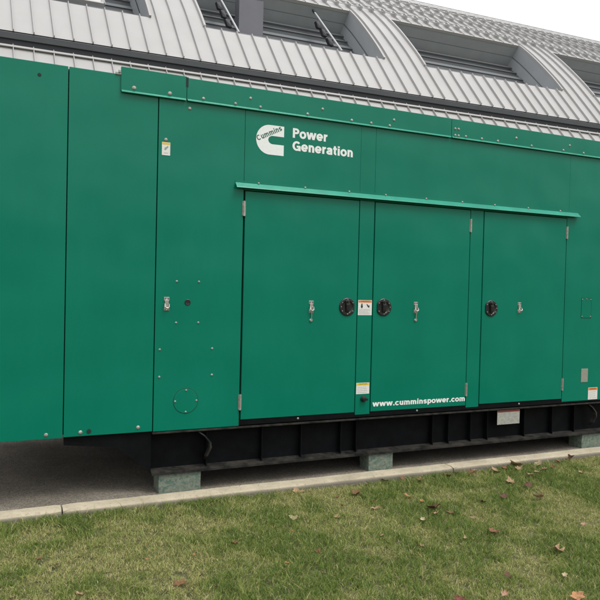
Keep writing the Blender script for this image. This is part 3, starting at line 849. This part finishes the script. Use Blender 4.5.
# ------------------------------------------------------------------ grass (one object, real blades)
def vnoise(x, y, sc, seed):
    r = np.random.default_rng(seed).random((64, 64)); x = x * sc; y = y * sc
    xi = np.floor(x).astype(int); yi = np.floor(y).astype(int); fx = x - xi; fy = y - yi
    fx = fx * fx * (3 - 2 * fx); fy = fy * fy * (3 - 2 * fy)
    g = lambda i, j: r[i % 64, j % 64]
    return (g(xi, yi) * (1 - fx) + g(xi + 1, yi) * fx) * (1 - fy) + (g(xi, yi + 1) * (1 - fx) + g(xi + 1, yi + 1) * fx) * fy
def grass(n_tuft, x0, x1, y0, y1, per=9, width=.0016):
    tx = rng.uniform(x0, x1, n_tuft); ty = rng.uniform(y0, y1, n_tuft)
    n = n_tuft * per
    cx = np.repeat(tx, per); cy = np.repeat(ty, per)
    lean_t = np.repeat(rng.uniform(0, 2 * PI, n_tuft), per)
    x = cx + rng.normal(0, .011, n); y = cy + rng.normal(0, .011, n)
    y = np.minimum(y, -.546)
    patch = .36 * vnoise(x + 20, y + 20, 1.9, 1) + .36 * vnoise(x + 20, y + 20, 5.0, 2) + .28 * vnoise(x + 20, y + 20, 12, 3)
    green = np.clip((patch - .455) * 3.8 + .55, 0, 1)             # 1 = lush, 0 = thin and straw-coloured
    near_k = np.clip((y + .85) / .3, 0, 1)
    tuft_r = np.repeat(rng.random(n_tuft), per)
    straw = rng.random(n) < (.16 + .32 * (1 - green) + .12 * near_k * (tuft_r > .4))
    hgt = rng.uniform(.012, .036, n) * (.75 + .45 * green) * (.8 + .4 * tuft_r)
    hgt = np.where(rng.random(n) < .04, hgt * 1.7, hgt) * (1 + .35 * near_k)
    hgt = np.where(straw, hgt * .85, hgt)
    lean = rng.uniform(.15, 1.0, n) * np.where(straw, 1.9, 1.0)
    ang = lean_t + rng.normal(0, .9, n)
    dx = np.cos(ang); dy = np.sin(ang)
    w = width * rng.uniform(.6, 1.25, n)
    fa = rng.uniform(0, 2 * PI, n); wx = np.cos(fa) * w; wy = np.sin(fa) * w
    z0 = .037 + .012 * np.clip(2.6 - x, 0, 1) + .012 * vnoise(x + 20, y + 20, 3.1, 5)
    el = np.clip(1.35 - lean * .7, .12, 1.4)
    P = np.zeros((n, 5, 3))
    hx = np.cos(el) * hgt; hz = np.sin(el) * hgt
    mid = .55
    P[:, 0] = np.stack([x - wx, y - wy, z0], 1); P[:, 1] = np.stack([x + wx, y + wy, z0], 1)
    mx_ = x + dx * hx * mid * .7; my_ = y + dy * hx * mid * .7; mz = z0 + hz * mid * 1.15
    P[:, 2] = np.stack([mx_ + wx * .8, my_ + wy * .8, mz], 1); P[:, 3] = np.stack([mx_ - wx * .8, my_ - wy * .8, mz], 1)
    P[:, 4] = np.stack([x + dx * hx * 1.3, y + dy * hx * 1.3, z0 + hz], 1)
    keep = P[:, 4, 1] < -.530
    over = ~keep; P[over, :, 1] -= (P[over, 4, 1] + .545)[:, None].clip(0)
    tint = np.where(straw, rng.uniform(.62, 1.0, n), np.clip(.56 - .36 * green + rng.normal(0, .15, n) + .10 * (tuft_r - .5), 0, .62))
    return P, tint
P1, T1 = grass(64000, -1.3, 6.8, -3.1, -.545)
P2, T2 = grass(9000, -5, 12, -9, -3.1, per=8, width=.004)
P3_, T3 = grass(2500, -5, -1.3, -3.1, -.545, per=8, width=.004); P4, T4 = grass(3500, 6.8, 12, -3.1, -.545, per=8, width=.004)
P = np.concatenate([P1, P2, P3_, P4]); T = np.concatenate([T1, T2, T3, T4]); n = len(P)
me = bpy.data.meshes.new('grass')
me.vertices.add(n * 5); me.vertices.foreach_set('co', P.reshape(-1).astype(np.float32))
base = np.arange(n)[:, None] * 5
loops = np.concatenate([base + np.array([[0, 1, 2, 3]]), base + np.array([[3, 2, 4]])], 1).reshape(-1)
me.loops.add(len(loops)); me.loops.foreach_set('vertex_index', loops.astype(np.int32))
me.polygons.add(n * 2)
st = (np.arange(n)[:, None] * 7 + np.array([[0, 4]])).reshape(-1)
me.polygons.foreach_set('loop_start', st.astype(np.int32))
me.update(calc_edges=True)
at = me.attributes.new('tint', 'FLOAT', 'POINT'); at.data.foreach_set('value', np.repeat(T, 5).astype(np.float32))
g_ = bpy.data.objects.new('grass', me); COL.objects.link(g_); me.materials.append(M['grass'])
tag(g_, 'patchy green and straw coloured lawn grass in front of the kerb', 'grass', kind='stuff')
# a few weeds pushed up between kerb and pavement
def weed(x, y, z, lab, hgt=.09, nb=9):
    bm = B()
    for i in range(nb):
        a = random.uniform(0, 2 * PI); l = hgt * random.uniform(.5, 1.1); le = random.uniform(.15, .7); w = .0016
        p0 = Vector((x + random.uniform(-.02, .02), y + random.uniform(-.01, .01), z)); d = Vector((math.cos(a), math.sin(a), 0)); sd = Vector((-d.y, d.x, 0)) * w
        p1 = p0 + d * l * le * .4 + Vector((0, 0, l * .6)); p2 = p0 + d * l * le + Vector((0, 0, l))
        v = [bm.verts.new(q) for q in (p0 - sd, p0 + sd, p1 + sd, p1 - sd, p2)]
        bm.faces.new((v[0], v[1], v[2], v[3])); bm.faces.new((v[3], v[2], v[4]))
    me_o = obj('weed', bm, M['weed'])
    return tag(me_o, lab, 'weed', 'weeds growing at the kerb')
M['weed'] = mat('weed_green', (.07, .10, .03), .7, col2=(.16, .15, .06), vscale=60)
for x, lab in ((1.55, 'thin green weed sprouting behind the kerb just right of the left block'),
               (1.68, 'tiny weed behind the kerb, second one right of the left block'),
               (.215, 'small weed tuft left of the open kerb joint')):
    weed(x, -.385 if x > 1 else -.545, -.03 if x > 1 else .04, lab, .20 if x > 1 else .07)

# ------------------------------------------------------------------ fallen leaves
def leaf(x, y, size, kind, label, z=.067):
    bm = B(); n = 14; rnd = random.Random(int((x * 7919 + y * 104729) * 100))
    lob = rnd.choice([3, 5, 5]); asp = rnd.uniform(.55, .95); curl = rnd.uniform(.3, .9); rows = []
    c = bm.verts.new((0, 0, 0)); ring = []; mid = []
    for k in range(n):
        a = 2 * PI * k / n; rr = 1 + .30 * math.cos(lob * a) + rnd.uniform(-.13, .13)
        px = math.cos(a) * rr; py = math.sin(a) * rr * asp
        pz = curl * (px * px * .5 + abs(py) * .5) + rnd.uniform(-.10, .14)
        ring.append(bm.verts.new((px, py, pz))); mid.append(bm.verts.new((px * .55, py * .55, pz * .35 + rnd.uniform(-.03, .03))))
    for k in range(n):
        k2 = (k + 1) % n
        bm.faces.new((c, mid[k], mid[k2])); bm.faces.new((mid[k], ring[k], ring[k2], mid[k2]))
    s0_ = bm.verts.new((-1.0, .03, .05)); s1_ = bm.verts.new((-1.0, -.03, .05)); s2_ = bm.verts.new((-1.7, .0, .18))
    bm.faces.new((s0_, s1_, s2_))
    r = bmesh.ops.extrude_face_region(bm, geom=bm.faces[:])
    for v in [g for g in r['geom'] if isinstance(g, bmesh.types.BMVert)]: v.co.z += .05
    mt = Matrix.Translation((x, y, z)) @ Matrix.Rotation(rnd.uniform(0, 2 * PI), 4, 'Z') @ Matrix.Rotation(rnd.uniform(-.45, .6), 4, 'X') @ Matrix.Rotation(rnd.uniform(-.3, .3), 4, 'Y') @ Matrix.Scale(size * .46, 4)
    bmesh.ops.transform(bm, matrix=mt, verts=bm.verts)
    o = obj('fallen_leaf', bm, M['leaf_' + kind])
    return tag(o, label, 'leaf', 'fallen leaves on the lawn')
LEAVES = [
 (.80, -1.76, .075, 'brown', 'large brown leaf at the lower left of the lawn'),
 (.31, -1.70, .050, 'tan', 'tan curled leaf nearest the lower left corner but one'),
 (.01, -1.62, .040, 'tan', 'tan leaf in the lower left corner of the lawn'),
 (.14, -1.20, .045, 'brown', 'brown leaf on the left side, midway between kerb and lower left corner'),
 (.95, -1.44, .030, 'orange', 'small orange leaf just above the large brown leaf at lower left'),
 (.69, -1.40, .024, 'orange', 'tiny orange leaf left of the small orange one at lower left'),
 (1.96, -.59, .085, 'tan', 'tan leaf heap piece against the kerb between the left and middle blocks'),
 (2.36, -.79, .085, 'brown', 'broad brown leaf just below the kerb, left of the middle block'),
 (2.40, -.97, .040, 'pink', 'small pale pinkish leaf under the middle block, upper of two'),
 (2.32, -1.12, .075, 'pink', 'bright pinkish tan leaf under the middle block, lower of two'),
 (1.71, -1.11, .065, 'beige', 'pale beige leaf in the middle of the left half of the lawn'),
 (1.62, -1.30, .030, 'orange', 'small orange leaf just below the pale beige one'),
 (1.22, -1.36, .048, 'red', 'red brown leaf left of centre on the lawn'),
 (1.63, -1.65, .055, 'red', 'red brown leaf at the centre of the lawn'),
 (1.40, -1.73, .036, 'orange', 'yellow orange leaf just left below the central red brown leaf'),
 (2.11, -1.57, .036, 'tan', 'small tan leaf right of the central red brown leaf'),
 (2.13, -.99, .030, 'red', 'small reddish leaf left of the bright pinkish leaf'),
 (2.18, -.82, .040, 'brown', 'small brown leaf left of the broad brown one near the kerb'),
 (2.00, -1.17, .045, 'tan', 'tan leaf left below the bright pinkish leaf'),
 (2.73, -.57, .060, 'dark', 'dark brown leaf touching the kerb just right of the middle block'),
 (2.69, -.96, .055, 'orange', 'long orange leaf below the web address, near the kerb'),
 (2.73, -1.09, .035, 'orange', 'small orange leaf right below the long orange one'),
 (3.29, -.65, .075, 'brown', 'brown leaf leaning on the kerb below the right end of the web address'),
 (2.71, -1.26, .100, 'dark', 'large dark brown crumpled leaf in the right half of the lawn'),
 (2.66, -1.35, .055, 'tan', 'tan leaf tucked under the large dark crumpled leaf'),
 (2.51, -1.42, .040, 'beige', 'pale leaf left below the large dark crumpled leaf'),
 (2.77, -1.37, .050, 'brown', 'brown leaf right below the large dark crumpled leaf'),
 (3.14, -1.26, .065, 'dark', 'dark leaf right of the large crumpled one, left of a pair'),
 (3.37, -1.22, .070, 'dark', 'dark leaf right of the large crumpled one, right of a pair'),
 (3.79, -.64, .090, 'tan', 'tan leaf at the kerb under the third door handle'),
 (3.69, -.94, .090, 'tan', 'tan leaf a hand below the kerb under the third door'),
 (4.09, -.57, .130, 'tan', 'largest tan leaf against the kerb under the white skid label'),
 (4.16, -.70, .060, 'brown', 'small brown leaf just right of the largest tan leaf by the kerb'),
 (4.23, -.75, .110, 'tan', 'broad tan leaf second right of the skid label by the kerb'),
 (3.75, -1.07, .080, 'dark', 'dark brown leaf between the kerb and the pinkish leaf at right'),
 (3.61, -1.33, .080, 'pink', 'pinkish leaf in the upper right part of the lawn'),
 (2.86, -1.51, .045, 'tan', 'small tan leaf right of centre below the dark pair'),
 (2.82, -1.76, .075, 'brown', 'brown leaf right of centre, halfway down the lawn'),
 (2.46, -2.29, .045, 'dark', 'small dark leaf at the bottom right of centre'),
 (2.25, -1.79, .055, 'pink', 'pinkish leaf right of centre, left of the halfway brown one'),
 (2.58, -1.78, .030, 'tan', 'tiny tan leaf beside the halfway brown leaf'),
 (2.98, -2.13, .090, 'tan', 'faded tan leaf toward the lower right'),
 (2.63, -2.61, .075, 'orange', 'large orange brown leaf in the lower right corner'),
 (3.49, -1.86, .045, 'pink', 'small pinkish leaf at the right edge of the lawn'),
 (2.76, -2.40, .040, 'beige', 'small pale leaf just above the lower right corner leaf'),
 (2.04, -2.42, .055, 'red', 'red brown leaf on the bottom edge right of centre'),
 (4.73, -.54, .100, 'dark', 'dark leaf against the kerb near the right block'),
 (4.55, -.60, .070, 'brown', 'brown leaf at the kerb left of the one near the right block'),
 (3.56, -.62, .070, 'brown', 'brown leaf at the kerb under the gap between second and third doors'),
 (4.26, -1.28, .045, 'orange', 'orange leaf at the right edge just below the kerb'),
 (2.30, -2.46, .045, 'pink', 'pinkish leaf on the bottom edge left of the lower right corner'),
 (3.00, -.67, .060, 'brown', 'brown leaf at the kerb under the start of the web address'),
 (.23, -1.29, .030, 'beige', 'tiny pale leaf on the left side of the lawn'),
 (1.10, -1.97, .030, 'orange', 'tiny orange leaf at the bottom, left of centre'),
 (4.02, -.66, .075, 'tan', 'curled tan leaf lying just below the largest tan leaf by the kerb'),
 (4.10, -.80, .060, 'pink', 'pale pinkish leaf of the small pile below the skid label, lowest one'),
 (4.30, -.62, .080, 'beige', 'pale beige leaf against the kerb right of the small pile'),
 (3.98, -.86, .070, 'tan', 'tan leaf a little below the small pile under the skid label'),
 (4.36, -.72, .060, 'brown', 'brown leaf at the right end of the small pile by the kerb'),
 (3.62, -.58, .050, 'tan', 'small tan leaf on the grass edge under the third door handle'),
 (3.42, -.60, .045, 'dark', 'small dark leaf at the kerb right of the crack in the kerb'),
 (4.45, -.95, .050, 'tan', 'small tan leaf on the grass at the right, below the right block'),
 (2.90, -.57, .050, 'brown', 'small brown leaf on the grass edge right of the middle block'),
 (3.92, -.60, .060, 'brown', 'brown leaf left of the largest tan leaf by the kerb'),
]
for a in LEAVES: leaf(*a)

# ------------------------------------------------------------------ camera, light, world
r_ = Vector((.91486452, -.40308596, .02333702)); u_ = Vector((-.01337201, .02751899, .99953184)); f_ = Vector((.40353946, .91474828, -.01978608))
cam = bpy.data.cameras.new('camera'); co = bpy.data.objects.new('camera', cam); COL.objects.link(co)
mw = Matrix((( r_.x, u_.x, -f_.x, 0), (r_.y, u_.y, -f_.y, -5.0), (r_.z, u_.z, -f_.z, 1.6), (0, 0, 0, 1)))
co.matrix_world = mw
cam.sensor_width = 36; cam.lens = 647 / 600 * 36; cam.clip_end = 5000; cam.clip_start = .05
SC.camera = co

SUN_EL, SUN_AZ = 60, 148        # azimuth clockwise from +y: veiled sun high behind and to the right of the camera
el, az = math.radians(SUN_EL), math.radians(SUN_AZ)
sd = Vector((math.sin(az) * math.cos(el), math.cos(az) * math.cos(el), math.sin(el)))
sl_ = bpy.data.lights.new('sun', 'SUN'); sl_.energy = 1.5; sl_.angle = math.radians(22); sl_.color = (1, .97, .92)
so = bpy.data.objects.new('sun', sl_); COL.objects.link(so); so.rotation_euler = sd.to_track_quat('Z', 'Y').to_euler()
W = bpy.data.worlds.new('World'); SC.world = W; W.use_nodes = True
nt = W.node_tree; N = nt.nodes; L = nt.links
bg = N['Background']; bg.inputs['Strength'].default_value = .15
sky = N.new('ShaderNodeTexSky'); sky.sky_type = 'NISHITA'; sky.sun_disc = False
sky.sun_elevation = el; sky.sun_rotation = az; sky.air_density = 1.2; sky.dust_density = 6; sky.ozone_density = 1
hsv = N.new('ShaderNodeHueSaturation'); hsv.inputs['Saturation'].default_value = .12
mxw = N.new('ShaderNodeMix'); mxw.data_type = 'RGBA'; mxw.inputs['Factor'].default_value = .75
mxw.inputs['B'].default_value = (7.2, 7.25, 7.4, 1)
# overcast: the cloud deck brightens towards the zenith
tc = N.new('ShaderNodeTexCoord'); sxyz = N.new('ShaderNodeSeparateXYZ'); L.new(tc.outputs['Generated'], sxyz.inputs['Vector'])
mr = N.new('ShaderNodeMapRange'); mr.inputs['From Min'].default_value = 0; mr.inputs['From Max'].default_value = 1
mr.interpolation_type = 'LINEAR'; mr.inputs['To Min'].default_value = 8.0; mr.inputs['To Max'].default_value = 12.5; L.new(sxyz.outputs['Z'], mr.inputs['Value'])
hz = N.new('ShaderNodeMapRange'); hz.interpolation_type = 'SMOOTHSTEP'; hz.inputs['From Min'].default_value = 0; hz.inputs['From Max'].default_value = .34
hz.inputs['To Min'].default_value = .22; hz.inputs['To Max'].default_value = 1; L.new(sxyz.outputs['Z'], hz.inputs['Value'])  # unseen horizon dimmed on purpose, so the green panels reflect less white
cn = N.new('ShaderNodeTexNoise'); cn.inputs['Scale'].default_value = 2.2; cn.inputs['Detail'].default_value = 4; L.new(tc.outputs['Generated'], cn.inputs['Vector'])
cr_ = N.new('ShaderNodeMapRange'); cr_.inputs['From Min'].default_value = .35; cr_.inputs['From Max'].default_value = .65
cr_.inputs['To Min'].default_value = .86; cr_.inputs['To Max'].default_value = 1.2; L.new(cn.outputs['Fac'], cr_.inputs['Value'])
m1 = N.new('ShaderNodeMath'); m1.operation = 'MULTIPLY'; L.new(mr.outputs['Result'], m1.inputs[0]); L.new(hz.outputs['Result'], m1.inputs[1])
m2 = N.new('ShaderNodeMath'); m2.operation = 'MULTIPLY'; L.new(m1.outputs[0], m2.inputs[0]); L.new(cr_.outputs['Result'], m2.inputs[1])
cm = N.new('ShaderNodeVectorMath'); cm.operation = 'SCALE'; cm.inputs[0].default_value = (.985, .995, 1.01)
L.new(m2.outputs[0], cm.inputs['Scale']); L.new(cm.outputs['Vector'], mxw.inputs['B'])
L.new(sky.outputs['Color'], hsv.inputs['Color']); L.new(hsv.outputs['Color'], mxw.inputs['A']); L.new(mxw.outputs['Result'], bg.inputs['Color'])

SC.view_settings.view_transform = 'Standard'; SC.view_settings.look = 'None'
SC.view_settings.gamma = 1; SC.view_settings.exposure = 0; SC.view_settings.use_curve_mapping = False
SC.render.engine = 'CYCLES'
SC.cycles.max_bounces = 8
